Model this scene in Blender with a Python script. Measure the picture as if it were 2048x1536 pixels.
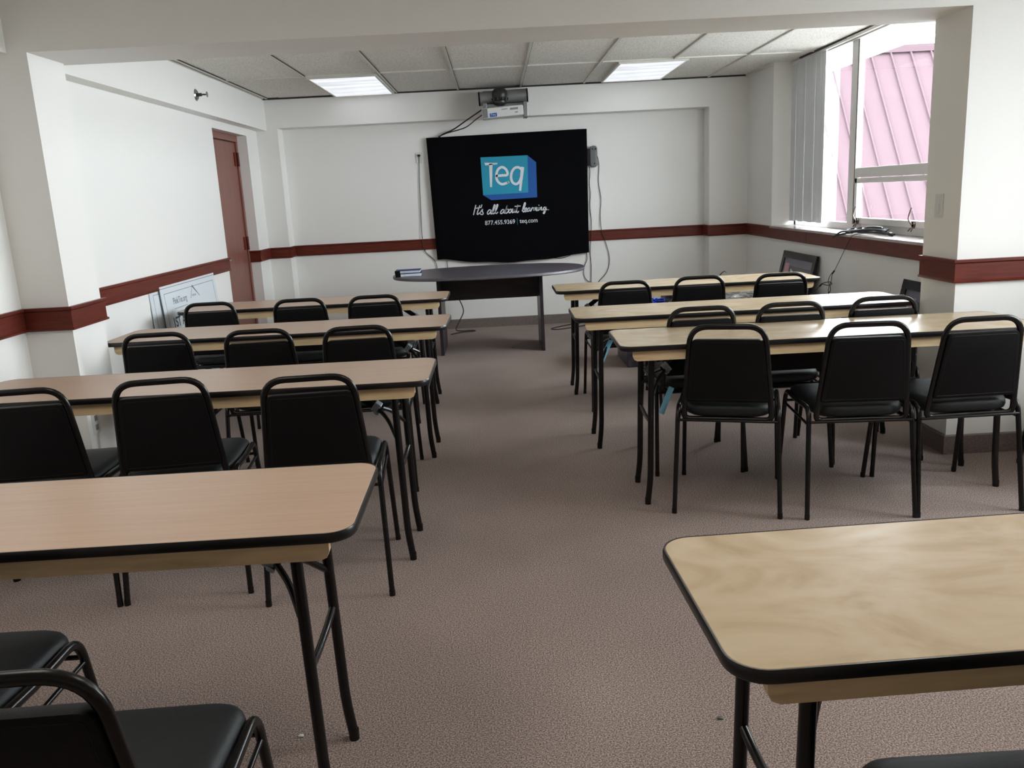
import bpy, bmesh, math, random
from mathutils import Vector, Matrix
random.seed(4)
for o in list(bpy.data.objects): bpy.data.objects.remove(o)
S = bpy.context.scene
COL = S.collection
PI = math.pi

# ------------------------------------------------------------------ camera
F_PX = 1684.2; CAM_H = 1.4308; PITCH, YAW, ROLL = 0.22105, 0.0101, -0.05153
cy_, sy_, cp_, sp_ = math.cos(YAW), math.sin(YAW), math.cos(PITCH), math.sin(PITCH)
fw = Vector((sy_*cp_, cy_*cp_, -sp_)); r0 = Vector((cy_, -sy_, 0)); u0 = r0.cross(fw)
rt = math.cos(ROLL)*r0 + math.sin(ROLL)*u0; up = -math.sin(ROLL)*r0 + math.cos(ROLL)*u0
cam = bpy.data.cameras.new('camera'); camo = bpy.data.objects.new('camera', cam); COL.objects.link(camo)
cam.sensor_fit = 'HORIZONTAL'; cam.sensor_width = 36; cam.lens = 36*F_PX/2048
cam.clip_start = 0.05; cam.clip_end = 200
M = Matrix((( rt.x, up.x, -fw.x, 0), (rt.y, up.y, -fw.y, 0), (rt.z, up.z, -fw.z, CAM_H), (0, 0, 0, 1)))
camo.matrix_world = M
S.camera = camo

# ------------------------------------------------------------------ world, light, exposure
S.view_settings.view_transform = 'Standard'; S.view_settings.look = 'None'
S.view_settings.gamma = 1.0; S.view_settings.exposure = 0.12
w = bpy.data.worlds.new('sky'); S.world = w; w.use_nodes = True
bg = w.node_tree.nodes['Background']
bg.inputs['Color'].default_value = (0.87, 0.93, 1.0, 1); bg.inputs['Strength'].default_value = 21.0
sun = bpy.data.lights.new('sun', 'SUN'); sun.energy = 6.0; sun.angle = math.radians(8); sun.color = (1, .97, .92)
suno = bpy.data.objects.new('sun', sun); COL.objects.link(suno)
suno.rotation_euler = Vector((0.45, 1.0, -0.9)).to_track_quat('-Z', 'Y').to_euler()
def portal(name, loc, rot, sx, sy):
    l = bpy.data.lights.new(name, 'AREA'); l.shape = 'RECTANGLE'; l.size = sx; l.size_y = sy
    l.cycles.is_portal = True
    o = bpy.data.objects.new(name, l); COL.objects.link(o); o.location = loc; o.rotation_euler = rot
portal('far_window_portal', (3.08, 6.42, 1.76), (0, PI/2, 0), 1.5, 3.85)
portal('added_window_portal', (3.5, 2.95, 1.7), (0, PI/2, 0), 1.5, 1.1)

# ------------------------------------------------------------------ materials
MATS = {}
def mat(name, col, rough=.5, metal=0., spec=.5, nscale=0, namt=0., bump=0., bscale=200, emis=None, est=0., coat=0., aniso=None, detail=3):
    m = bpy.data.materials.new(name); m.use_nodes = True; nt = m.node_tree; b = nt.nodes['Principled BSDF']
    b.inputs['Base Color'].default_value = (*col, 1); b.inputs['Roughness'].default_value = rough
    b.inputs['Metallic'].default_value = metal; b.inputs['Specular IOR Level'].default_value = spec
    b.inputs['Coat Weight'].default_value = coat; b.inputs['Coat Roughness'].default_value = .12
    tc = nt.nodes.new('ShaderNodeTexCoord')
    if nscale:
        n = nt.nodes.new('ShaderNodeTexNoise'); n.inputs['Scale'].default_value = nscale; n.inputs['Detail'].default_value = detail
        mp = nt.nodes.new('ShaderNodeMapping'); nt.links.new(tc.outputs['Object'], mp.inputs[0])
        if aniso: mp.inputs['Scale'].default_value = aniso
        nt.links.new(mp.outputs[0], n.inputs['Vector'])
        cr = nt.nodes.new('ShaderNodeValToRGB')
        cr.color_ramp.elements[0].position = .3; cr.color_ramp.elements[1].position = .7
        cr.color_ramp.elements[0].color = (*[max(0, c*(1-namt)) for c in col], 1)
        cr.color_ramp.elements[1].color = (*[min(1, c*(1+namt)) for c in col], 1)
        nt.links.new(n.outputs['Fac'], cr.inputs[0]); nt.links.new(cr.outputs[0], b.inputs['Base Color'])
    if bump:
        n2 = nt.nodes.new('ShaderNodeTexNoise'); n2.inputs['Scale'].default_value = bscale; n2.inputs['Detail'].default_value = 2
        nt.links.new(tc.outputs['Object'], n2.inputs['Vector'])
        bp_ = nt.nodes.new('ShaderNodeBump'); bp_.inputs['Strength'].default_value = bump; bp_.inputs['Distance'].default_value = .002
        nt.links.new(n2.outputs['Fac'], bp_.inputs['Height']); nt.links.new(bp_.outputs[0], b.inputs['Normal'])
    if emis:
        b.inputs['Emission Color'].default_value = (*emis, 1); b.inputs['Emission Strength'].default_value = est
    MATS[name] = m
    return m
mat('wall', (.87, .855, .815), .55, spec=.3, bump=.15, bscale=60)
mat('rail', (.125, .023, .014), .42, spec=.22, nscale=6, namt=.25, aniso=(1, 1, 12), detail=4)
mat('doorwood', (.23, .085, .065), .38, nscale=5, namt=.12, aniso=(2, 8, .6), detail=5)
mat('vinyl', (.0035, .0035, .004), .5, spec=.22, bump=.35, bscale=500)
mat('seatvinyl', (.009, .012, .013), .5, spec=.42, bump=.3, bscale=400)
mat('blackpaint', (.005, .0045, .0045), .27, spec=.4)
mat('edge', (.010, .009, .010), .33, spec=.5)
mat('apron', (.85, .62, .36), .55, nscale=4, namt=.22, aniso=(1, 6, 10), detail=4)
mat('zinc', (.35, .40, .42), .4, metal=.7)
mat('desk_sheen', (.085, .072, .088), .42, spec=.8)  # desk top, its grey sheen put into a paler colour
mat('desk', (.028, .020, .024), .40, spec=.5, nscale=5, namt=.3, aniso=(1, 12, 6))
mat('alum', (.74, .72, .70), .45, metal=.0)
mat('darkgap', (.02, .02, .02), .6)
mat('tbar', (.66, .64, .57), .5)
mat('whiteplastic', (.72, .72, .69), .4)
mat('greyplastic', (.12, .13, .13), .5)
mat('silver', (.30, .31, .31), .35, metal=.6)
mat('steel', (.45, .45, .42), .25, metal=1.)
mat('brownmetal', (.13, .085, .07), .35)
mat('darkmetal', (.045, .045, .04), .4, metal=.4)
mat('cloth', (.0025, .0025, .0032), .9, spec=.08, bump=.4, bscale=300)
mat('teal', (.015, .30, .45), .7); mat('blue', (.008, .095, .36), .7); mat('print', (.75, .78, .82), .7)
mat('cable', (.010, .010, .010), .4)
mat('cablewire', (.05, .05, .045), .35, metal=.5)
mat('board', (.72, .77, .80), .45); mat('ink', (.03, .03, .035), .6); mat('inkgrey', (.22, .24, .27), .6)
mat('blind', (.74, .76, .77), .7, nscale=30, namt=.06, aniso=(1, 1, .05))
mat('sill', (.40, .34, .32), .22, spec=.6, nscale=8, namt=.1)
mat('baseboard', (.17, .135, .12), .6, nscale=220, namt=.35)
mat('bluebook', (.018, .035, .17), .6, spec=.3); mat('paper', (.75, .78, .8), .6); mat('bluestrip', (.16, .42, .58), .45)
mat('bluecable', (.01, .04, .35), .35); mat('greybag', (.06, .055, .075), .35, nscale=25, namt=.6)
mat('picture_mat', (.16, .15, .20), .25, spec=.6); mat('picture_dark', (.07, .07, .075), .25, spec=.6)
mat('picture_pink', (.50, .22, .26), .25, spec=.6); mat('roofred', (.058, .040, .045), .8, spec=0.)
mat('parapet', (.09, .085, .085), .6, spec=0.); mat('cardboard', (.70, .69, .66), .6)
def flatmix(name, col, alpha):
    m = bpy.data.materials.new(name); m.use_nodes = True; nt = m.node_tree
    for n in list(nt.nodes): nt.nodes.remove(n)
    out = nt.nodes.new('ShaderNodeOutputMaterial'); mx = nt.nodes.new('ShaderNodeMixShader')
    tr = nt.nodes.new('ShaderNodeBsdfTransparent'); tr.inputs[0].default_value = (*col, 1)
    gl = nt.nodes.new('ShaderNodeBsdfGlossy'); gl.inputs['Roughness'].default_value = .03 if alpha < .2 else .2
    if alpha < .2:   # thin pane: a few per cent of reflection, rising at grazing angles
        lw = nt.nodes.new('ShaderNodeLayerWeight'); lw.inputs['Blend'].default_value = .5
        pw = nt.nodes.new('ShaderNodeMath'); pw.operation = 'POWER'; pw.inputs[1].default_value = 5; nt.links.new(lw.outputs['Facing'], pw.inputs[0])
        ma = nt.nodes.new('ShaderNodeMath'); ma.operation = 'MULTIPLY_ADD'; ma.inputs[1].default_value = .8; ma.inputs[2].default_value = .05
        nt.links.new(pw.outputs[0], ma.inputs[0]); nt.links.new(ma.outputs[0], mx.inputs[0])
    else: mx.inputs[0].default_value = alpha
    nt.links.new(tr.outputs[0], mx.inputs[1]); nt.links.new(gl.outputs[0], mx.inputs[2]); nt.links.new(mx.outputs[0], out.inputs[0])
    MATS[name] = m
flatmix('glass', (.96, .98, .97), .1); flatmix('clearplastic', (.75, .75, .75), .35)

def carpet():
    m = mat('carpet', (.2, .17, .15), .95, spec=.1); nt = m.node_tree; b = nt.nodes['Principled BSDF']
    tc = nt.nodes.new('ShaderNodeTexCoord')
    n = nt.nodes.new('ShaderNodeTexNoise'); n.inputs['Scale'].default_value = 230; n.inputs['Detail'].default_value = 2
    nt.links.new(tc.outputs['Object'], n.inputs['Vector'])
    cr = nt.nodes.new('ShaderNodeValToRGB'); e = cr.color_ramp.elements
    e[0].position = .33; e[0].color = (.115, .09, .078, 1); e[1].position = .68; e[1].color = (.56, .45, .41, 1)
    mid = cr.color_ramp.elements.new(.5); mid.color = (.305, .238, .213, 1)
    nt.links.new(n.outputs['Fac'], cr.inputs[0])
    n2 = nt.nodes.new('ShaderNodeTexNoise'); n2.inputs['Scale'].default_value = 1.3; n2.inputs['Detail'].default_value = 4
    nt.links.new(tc.outputs['Object'], n2.inputs['Vector'])
    mr = nt.nodes.new('ShaderNodeMapRange'); mr.inputs[1].default_value = .3; mr.inputs[2].default_value = .7
    mr.inputs[3].default_value = .88; mr.inputs[4].default_value = 1.1; nt.links.new(n2.outputs['Fac'], mr.inputs[0])
    mu = nt.nodes.new('ShaderNodeVectorMath'); mu.operation = 'SCALE'
    nt.links.new(cr.outputs[0], mu.inputs[0]); nt.links.new(mr.outputs[0], mu.inputs['Scale']); nt.links.new(mu.outputs[0], b.inputs['Base Color'])
    bu = nt.nodes.new('ShaderNodeBump'); bu.inputs['Strength'].default_value = .3; bu.inputs['Distance'].default_value = .002
    nt.links.new(n.outputs['Fac'], bu.inputs['Height']); nt.links.new(bu.outputs[0], b.inputs['Normal'])
carpet()
def tile():
    m = mat('ceiltile', (.60, .585, .53), .9, spec=.1); nt = m.node_tree; b = nt.nodes['Principled BSDF']
    tc = nt.nodes.new('ShaderNodeTexCoord')
    n = nt.nodes.new('ShaderNodeTexNoise'); n.inputs['Scale'].default_value = 75; n.inputs['Detail'].default_value = 4
    nt.links.new(tc.outputs['Object'], n.inputs['Vector'])
    cr = nt.nodes.new('ShaderNodeValToRGB'); e = cr.color_ramp.elements
    e[0].position = .35; e[0].color = (.62, .60, .545, 1); e[1].position = .55; e[1].color = (.88, .86, .79, 1)
    nt.links.new(n.outputs['Fac'], cr.inputs[0]); nt.links.new(cr.outputs[0], b.inputs['Base Color'])
tile()
def wood(name, c0, c1, c2, scale, blot, rough):
    m = mat(name, c0, rough, spec=.5); nt = m.node_tree; b = nt.nodes['Principled BSDF']
    tc = nt.nodes.new('ShaderNodeTexCoord'); oi = nt.nodes.new('ShaderNodeObjectInfo')
    add = nt.nodes.new('ShaderNodeVectorMath'); add.operation = 'ADD'
    cx = nt.nodes.new('ShaderNodeCombineXYZ'); mm = nt.nodes.new('ShaderNodeMath'); mm.operation = 'MULTIPLY'; mm.inputs[1].default_value = 30
    nt.links.new(oi.outputs['Random'], mm.inputs[0]); nt.links.new(mm.outputs[0], cx.inputs[0]); nt.links.new(mm.outputs[0], cx.inputs[1])
    nt.links.new(tc.outputs['Object'], add.inputs[0]); nt.links.new(cx.outputs[0], add.inputs[1])
    mp = nt.nodes.new('ShaderNodeMapping'); mp.inputs['Scale'].default_value = scale; nt.links.new(add.outputs[0], mp.inputs[0])
    n = nt.nodes.new('ShaderNodeTexNoise'); n.inputs['Scale'].default_value = 1; n.inputs['Detail'].default_value = 5; n.inputs['Distortion'].default_value = blot
    nt.links.new(mp.outputs[0], n.inputs['Vector'])
    cr = nt.nodes.new('ShaderNodeValToRGB'); e = cr.color_ramp.elements
    e[0].position = .3; e[0].color = (*c1, 1); e[1].position = .7; e[1].color = (*c2, 1)
    k = e.new(.5); k.color = (*c0, 1)
    nt.links.new(n.outputs['Fac'], cr.inputs[0]); nt.links.new(cr.outputs[0], b.inputs['Base Color'])
wood('laminate', (.54, .375, .265), (.51, .345, .24), (.57, .40, .285), (3, 60, 5), .3, .30)
wood('plywood', (.55, .43, .285), (.47, .35, .21), (.60, .49, .345), (2.6, 4.5, 3), 3.0, .26)
def diffuser(name, strength):
    m = mat(name, (.30, .31, .32), .4, emis=(.90, .94, 1.0), est=strength); nt = m.node_tree; b = nt.nodes['Principled BSDF']
    tc = nt.nodes.new('ShaderNodeTexCoord'); n = nt.nodes.new('ShaderNodeTexNoise'); n.inputs['Scale'].default_value = 1.; n.inputs['Detail'].default_value = 3
    mp = nt.nodes.new('ShaderNodeMapping'); mp.inputs['Scale'].default_value = (1.2, 7, 1); nt.links.new(tc.outputs['Object'], mp.inputs[0]); nt.links.new(mp.outputs[0], n.inputs['Vector'])
    mr = nt.nodes.new('ShaderNodeMapRange'); mr.inputs[1].default_value = .35; mr.inputs[2].default_value = .65; mr.inputs[3].default_value = strength*.75; mr.inputs[4].default_value = strength*1.2
    nt.links.new(n.outputs['Fac'], mr.inputs[0]); nt.links.new(mr.outputs[0], b.inputs['Emission Strength'])
diffuser('diffuser', .78)
mat('fill_diffuser', (.8, .8, .78), .4, emis=(1, .94, .85), est=4.6)

# ------------------------------------------------------------------ mesh helpers
class MB:
    def __init__(s): s.v = []; s.f = []; s.mi = []; s.cur = 0
    def add(s, vs, fs):
        k = len(s.v); s.v += [tuple(p) for p in vs]
        for f in fs: s.f.append(tuple(i+k for i in f)); s.mi.append(s.cur)
        return s
    def box(s, x0, x1, y0, y1, z0, z1):
        vs = [(x, y, z) for z in (z0, z1) for y in (y0, y1) for x in (x0, x1)]
        return s.add(vs, [(0, 2, 3, 1), (4, 5, 7, 6), (0, 1, 5, 4), (2, 6, 7, 3), (0, 4, 6, 2), (1, 3, 7, 5)])
    def obox(s, c, size, mtx=None):
        sx, sy, sz = [k/2 for k in size]; c = Vector(c); R = mtx or Matrix.Identity(3)
        vs = [c + R @ Vector((x, y, z)) for z in (-sz, sz) for y in (-sy, sy) for x in (-sx, sx)]
        return s.add(vs, [(0, 2, 3, 1), (4, 5, 7, 6), (0, 1, 5, 4), (2, 6, 7, 3), (0, 4, 6, 2), (1, 3, 7, 5)])
    def prism(s, poly, z0, z1):
        n = len(poly); vs = [(x, y, z0) for x, y in poly] + [(x, y, z1) for x, y in poly]
        return s.add(vs, [tuple(range(n-1, -1, -1)), tuple(range(n, 2*n))] + [(i, (i+1) % n, n+(i+1) % n, n+i) for i in range(n)])
    def loft(s, rings, cap0=True, cap1=True):
        n = len(rings[0]); k = len(rings); vs = [p for r in rings for p in r]; fs = []
        for j in range(k-1):
            for i in range(n): fs.append((j*n+i, j*n+(i+1) % n, (j+1)*n+(i+1) % n, (j+1)*n+i))
        if cap0: fs.append(tuple(range(n-1, -1, -1)))
        if cap1: fs.append(tuple((k-1)*n+i for i in range(n)))
        return s.add(vs, fs)
    def tube(s, pts, r, n=10, closed=False, ry=None, upv=None):
        pts = [Vector(p) for p in pts]; m = len(pts); rings = []; prev = None
        for i, p in enumerate(pts):
            if closed: t = pts[(i+1) % m]-pts[i-1]
            else: t = pts[min(i+1, m-1)]-pts[max(i-1, 0)]
            t.normalize()
            if prev is None:
                a = Vector(upv) if upv else (Vector((0, 0, 1)) if abs(t.z) < .9 else Vector((0, 1, 0)))
                nrm = (a - t*a.dot(t)).normalized()
            else: nrm = (prev - t*prev.dot(t)).normalized()
            prev = nrm; bn = t.cross(nrm); r2 = ry if ry else r
            # radius correction at bends
            rings.append([p + nrm*r*math.cos(2*PI*q/n) + bn*r2*math.sin(2*PI*q/n) for q in range(n)])
        if closed:
            rings.append(rings[0]); return s.loft(rings, False, False)
        return s.loft(rings)
    def disc(s, c, axis, r, h, n=20, r2=None):
        a = Vector(axis).normalized(); t = Vector((0, 0, 1)) if abs(a.z) < .9 else Vector((1, 0, 0))
        u = a.cross(t).normalized(); w_ = a.cross(u); c = Vector(c); r2 = r if r2 is None else r2
        return s.loft([[c+u*r*math.cos(2*PI*q/n)+w_*r*math.sin(2*PI*q/n) for q in range(n)],
                       [c+a*h+u*r2*math.cos(2*PI*q/n)+w_*r2*math.sin(2*PI*q/n) for q in range(n)]])
    def build(s, name, material, parent=None, smooth=0, bevel=0, seg=2, shift=None):
        me = bpy.data.meshes.new(name)
        vs = s.v if shift is None else [tuple(Vector(p)-Vector(shift)) for p in s.v]
        me.from_pydata(vs, [], s.f)
        ms = material if isinstance(material, (list, tuple)) else [material]
        for q in ms: me.materials.append(MATS[q])
        for p, i in zip(me.polygons, s.mi): p.material_index = i
        bm = bmesh.new(); bm.from_mesh(me); bmesh.ops.recalc_face_normals(bm, faces=bm.faces); bm.to_mesh(me); bm.free()
        if smooth:
            for p in me.polygons: p.use_smooth = True
            me.set_sharp_from_angle(angle=math.radians(smooth))
        o = bpy.data.objects.new(name, me); COL.objects.link(o)
        if shift is not None: o.location = shift
        if parent is not None: o.parent = parent
        if bevel:
            b = o.modifiers.new('bevel', 'BEVEL'); b.width = bevel; b.segments = seg; b.limit_method = 'ANGLE'
        return o
def fillet(pts, r, k=5):
    pts = [Vector(p) for p in pts]; out = [pts[0]]
    for i in range(1, len(pts)-1):
        a, b, c = pts[i-1], pts[i], pts[i+1]; rr = r[i-1] if isinstance(r, (list, tuple)) else r
        d1 = (a-b); d2 = (c-b); l = min(rr, d1.length*.49, d2.length*.49)
        p = b+d1.normalized()*l; q = b+d2.normalized()*l
        for j in range(k+1):
            t = j/k; out.append(p*(1-t)**2 + b*2*t*(1-t) + q*t*t)
    out.append(pts[-1]); return out
def smoothline(pts, k=6, closed=False):
    P = [Vector(p) for p in pts]; out = []; n = len(P)
    rng = range(n) if closed else range(n-1)
    for i in rng:
        if closed: a, b, c, d = P[i-1], P[i], P[(i+1) % n], P[(i+2) % n]
        else: a, b, c, d = P[max(i-1, 0)], P[i], P[i+1], P[min(i+2, n-1)]
        for j in range(k):
            t = j/k
            out.append(.5*((2*b)+(c-a)*t+(2*a-5*b+4*c-d)*t*t+(3*b-a-3*c+d)*t**3))
    if not closed: out.append(P[-1])
    return out
def rrect(x0, x1, y0, y1, r, k=6):
    out = []
    for cx, cy, a0 in ((x1-r, y1-r, 0), (x0+r, y1-r, 90), (x0+r, y0+r, 180), (x1-r, y0+r, 270)):
        for j in range(k+1):
            a = math.radians(a0+90*j/k); out.append((cx+r*math.cos(a), cy+r*math.sin(a)))
    return out
def rpoly(poly, r, k=6):
    n = len(poly); out = []
    for i in range(n):
        a, b, c = [Vector((*poly[q % n], 0)) for q in (i-1, i, i+1)]
        rr = r[i] if isinstance(r, (list, tuple)) else r
        d1 = (a-b).normalized(); d2 = (c-b).normalized(); p = b+d1*rr; q = b+d2*rr
        for j in range(k+1):
            t = j/k; v = p*(1-t)**2+b*2*t*(1-t)+q*t*t; out.append((v.x, v.y))
    return out
def inset(poly, d):
    cx = sum(p[0] for p in poly)/len(poly); cy = sum(p[1] for p in poly)/len(poly)
    n = len(poly); out = []
    for i in range(n):
        a = Vector(poly[i-1]); b = Vector(poly[i]); c = Vector(poly[(i+1) % n]); t = (c-a)
        if t.length < 1e-9: out.append(tuple(b)); continue
        t.normalize(); nn = Vector((-t.y, t.x))
        if nn.dot(Vector((cx, cy))-b) < 0: nn = -nn
        v = b+nn*d; out.append((v.x, v.y))
    return out
def text_mesh(name, body, material, parent, mtx, size=None, width=None, depth=.0008, bold=0., shear=0., xs=1.):
    cu = bpy.data.curves.new('text', 'FONT'); cu.body = body; cu.extrude = depth; cu.offset = bold; cu.shear = shear
    t = bpy.data.objects.new('text', cu); COL.objects.link(t)
    dg = bpy.context.evaluated_depsgraph_get(); me = bpy.data.meshes.new_from_object(t.evaluated_get(dg))
    xs0 = [v.co.x for v in me.vertices]; ys0 = [v.co.y for v in me.vertices]
    w0 = max(xs0)-min(xs0); h0 = max(ys0)-min(ys0)
    sx = width/w0; sy = size/h0 if size else sx
    for v in me.vertices: v.co = mtx @ Vector(((v.co.x-min(xs0))*sx, (v.co.y-min(ys0))*sy, v.co.z))
    bpy.data.objects.remove(t); bpy.data.curves.remove(cu)
    me.materials.clear(); me.materials.append(MATS[material])
    o = bpy.data.objects.new(name, me); COL.objects.link(o)
    if parent: o.parent = parent
    return o
def thing(name, label, cat, loc=(0, 0, 0), rotz=0, group=None):
    o = bpy.data.objects.new(name, None); COL.objects.link(o); o.empty_display_size = .1
    o.location = loc; o.rotation_euler = (0, 0, rotz); o['label'] = label; o['category'] = cat
    if group: o['group'] = group
    return o
def tag(o, label, cat, group=None):
    o['label'] = label; o['category'] = cat
    if group: o['group'] = group
    return o
def struct(o): o['kind'] = 'structure'; return o
def dup(root, loc, rotz, label):
    r = root.copy(); COL.objects.link(r); r.location = loc; r.rotation_euler = (0, 0, rotz); r['label'] = label
    for ch in list(root.children):
        c = ch.copy(); COL.objects.link(c); c.parent = r
        for g in list(ch.children):
            d = g.copy(); COL.objects.link(d); d.parent = c
    return r
def rotz(a): return Matrix.Rotation(a, 3, 'Z')

# ------------------------------------------------------------------ room shell
YR, YF, ZC = 9.353, 9.133, 2.505      # recessed back wall, front plane of its columns, ceiling
PY0, PY1 = 4.157, 4.50                # piers and beam
struct(MB().box(-2.75, 3.6, -2.4, 9.6, -.12, 0).build('floor', 'carpet'))
struct(MB().box(-2.75, 3.6, -2.4, 9.6, ZC+.012, ZC+.14).build('ceiling', 'ceiltile'))
struct(MB().box(-2.75, 3.06, YR, YR+.2, 0, ZC+.1).build('wall_back', 'wall'))
m = MB(); m.box(-2.62, -2.20, YF, YR, 0, ZC+.1); m.box(2.29, 3.06, YF, YR, 0, ZC+.1)
struct(m.build('wall_columns', 'wall')); struct(MB().box(-2.20, 2.29, YF, YR, 2.22, ZC+.1).build('wall_soffit', 'wall'))
m = MB()
m.box(-2.75, -2.42, PY1, 7.70, 0, ZC+.1); m.box(-2.75, -2.42, 8.75, YF, 0, ZC+.1); m.box(-2.75, -2.42, 7.70, 8.75, 2.13, ZC+.1)
m.box(-2.75, -2.66, 7.70, 8.75, 0, 2.13)
m.box(-2.42, -2.31, PY1+.05, YF, 2.20, ZC+.1)
m.box(-2.75, -2.109, PY0, PY1, 0, 2.18)
m.box(-2.75, -2.34, -2.4, PY0, 0, ZC+.1); m.box(-2.34, -2.20, -2.4, PY0, 2.18, ZC+.1)
struct(m.build('wall_left', 'wall'))
struct(MB().box(-2.75, 3.5, PY0, PY1+.05, 2.18, ZC+.1).build('ceiling_beam', 'wall'))
m = MB()
m.box(2.70, 3.1, PY1, 8.33, 0, .985); m.box(2.70, 3.06, 8.33, YF, 0, ZC+.1)
m.box(2.275, 3.6, PY0, PY1, 0, 2.18)
m.box(3.3, 3.6, -2.4, 2.4, 0, ZC+.1); m.box(3.3, 3.6, 3.5, PY0, 0, ZC+.1); m.box(3.3, 3.6, 2.4, 3.5, 0, .95); m.box(3.3, 3.6, 2.4, 3.5, 2.42, ZC+.1)
struct(m.build('wall_right', 'wall'))
m = MB(); m.box(-2.75, 3.6, -2.6, -2.4, 0, ZC+.1)
struct(m.build('wall_rear', 'wall'))

def sweep_profile(path, prof, side, name, material):
    """profile (offset, z) swept along a floor-plan polyline with mitred corners; side=+1 pushes to the right of travel"""
    P = [Vector(p) for p in path]; rings = []
    for i, p in enumerate(P):
        ns = []
        for a, b in ((i-1, i), (i, i+1)):
            if a >= 0 and b < len(P):
                d = (P[b]-P[a]).normalized(); ns.append(Vector((d.y, -d.x))*side)
        if len(ns) == 2:
            bis = (ns[0]+ns[1]).normalized(); off = bis/bis.dot(ns[0])
        else: off = ns[0]
        rings.append([(p.x+off.x*o, p.y+off.y*o, z) for o, z in prof])
    return struct(MB().loft(rings).build(name, material))
railp = [(0, .891), (.020, .891), (.022, .899), (.014, .905), (.014, .985), (.024, .992), (.024, 1.005), (0, 1.005)]
basep = [(0, 0), (.014, 0), (.014, .097), (.008, .102), (0, .102)]
left_path = [(-2.34, -2.4), (-2.34, PY0), (-2.109, PY0), (-2.109, PY1), (-2.42, PY1), (-2.42, 7.70)]
back_path = [(-2.53, 8.745), (-2.42, 8.745), (-2.42, YF), (-2.20, YF), (-2.20, YR), (2.29, YR), (2.29, YF), (2.70, YF), (2.70, 8.33)]
pier_path = [(2.275, PY1), (2.275, PY0), (3.3, PY0), (3.3, 3.72)]
sweep_profile(left_path, railp, 1, 'trim_1', 'rail'); sweep_profile(back_path, railp, 1, 'trim_2', 'rail')
sweep_profile(pier_path, railp, 1, 'trim_3', 'rail')
sweep_profile(left_path, basep, 1, 'baseboard_left', 'baseboard')
sweep_profile(back_path + [(2.70, PY1)], basep, 1, 'baseboard_back', 'baseboard')
sweep_profile(pier_path, basep, 1, 'baseboard_right', 'baseboard')

# window sill fascia (two boards with a joint) and sill slab
m = MB(); m.box(2.680, 2.70, 7.33, 8.33, .889, 1.003); m.box(2.680, 2.70, PY1, 7.325, .889, 1.003)
struct(m.build('trim_4', 'rail', bevel=.002))
struct(MB().box(2.678, 3.0, PY1, 8.33, .985, 1.006).build('trim_5', 'sill', bevel=.003))

# windows: far right (seen) and near right (unseen, added to light the near room)
def window(name, x, y0, y1, z0, z1, mulls, lower):
    root = bpy.data.objects.new(name, None); COL.objects.link(root); struct(root); root.location = (x, (y0+y1)/2, z0)
    sh = (x, (y0+y1)/2, z0)
    f = MB(); d = .035
    f.box(x, x+d, y0, y1, z0, z0+.06); f.box(x, x+d, y0, y1, z1-.022, z1); f.box(x, x+d, y0, y0+.05, z0, z1); f.box(x, x+d, y1-.05, y1, z0, z1)
    for my in mulls: f.box(x-.01, x+d, my-.068, my+.068, z0, z1)
    f.build('window_frame', 'alum', root, bevel=.004, shift=None).location = (-sh[0], -sh[1], -sh[2])
    edges = [y0] + list(mulls) + [y1]; 
    gap = MB()
    for my in mulls: gap.box(x-.0125, x-.01, my-.062, my-.054, z0+.05, z1-.03)
    gap.build('gasket', 'darkgap', root).location = (-sh[0], -sh[1], -sh[2])
    for a, b in zip(edges[:-1], edges[1:]):
        if lower(a, b):
            t = MB(); t.box(x-.005, x+d, a+.06, b-.06, 1.425, 1.50); t.build('transom', 'alum', root, bevel=.004).location = (-sh[0], -sh[1], -sh[2])
            s = MB(); a2, b2, c2, d2 = a+.069, b-.069, z0+.055, 1.42
            s.box(x-.012, x+.030, a2, b2, c2, c2+.05); s.box(x-.012, x+.030, a2, b2, d2-.04, d2); s.box(x-.012, x+.030, a2, a2+.045, c2, d2); s.box(x-.012, x+.030, b2-.045, b2, c2, d2)
            so = s.build('sash', 'alum', root, bevel=.004); so.location = (-sh[0], -sh[1], -sh[2])
            for hy in (a2+.22, b2-.10):
                h = MB(); zz = c2+.025; h.disc((x-.012, hy, zz), (-1, 0, 0), .017, .014)
                h.obox((x-.02, hy, zz), (.012, .022, .05))
                h.tube(smoothline([(x-.03, hy, zz), (x-.05, hy+.008, zz+.035), (x-.048, hy+.004, zz+.075), (x-.05, hy-.03, zz+.12)]), .006, 8)
                h.tube([(x-.03, hy-.012, zz-.02), (x-.045, hy-.02, zz-.045)], .005, 8); h.tube([(x-.03, hy+.012, zz-.02), (x-.045, hy+.022, zz-.045)], .005, 8)
                h.build('sash_handle', 'brownmetal', so, smooth=40)
    g = MB()
    for a, b in zip(edges[:-1], edges[1:]): g.add([(x+.018, a+.04, z0+.04), (x+.018, b-.04, z0+.04), (x+.018, b-.04, z1-.03), (x+.018, a+.04, z1-.015)], [(0, 1, 2, 3)])
    g.build('pane', 'glass', root).location = (-sh[0], -sh[1], -sh[2])
    return root
window('window_1', 2.92, PY1, 8.33, 1.006, ZC, [5.60, 6.98], lower=lambda a, b: b < 7.1)
window('added_window', 3.40, 2.4, 3.5, .95, 2.42, [2.95], lower=lambda a, b: False)

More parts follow.
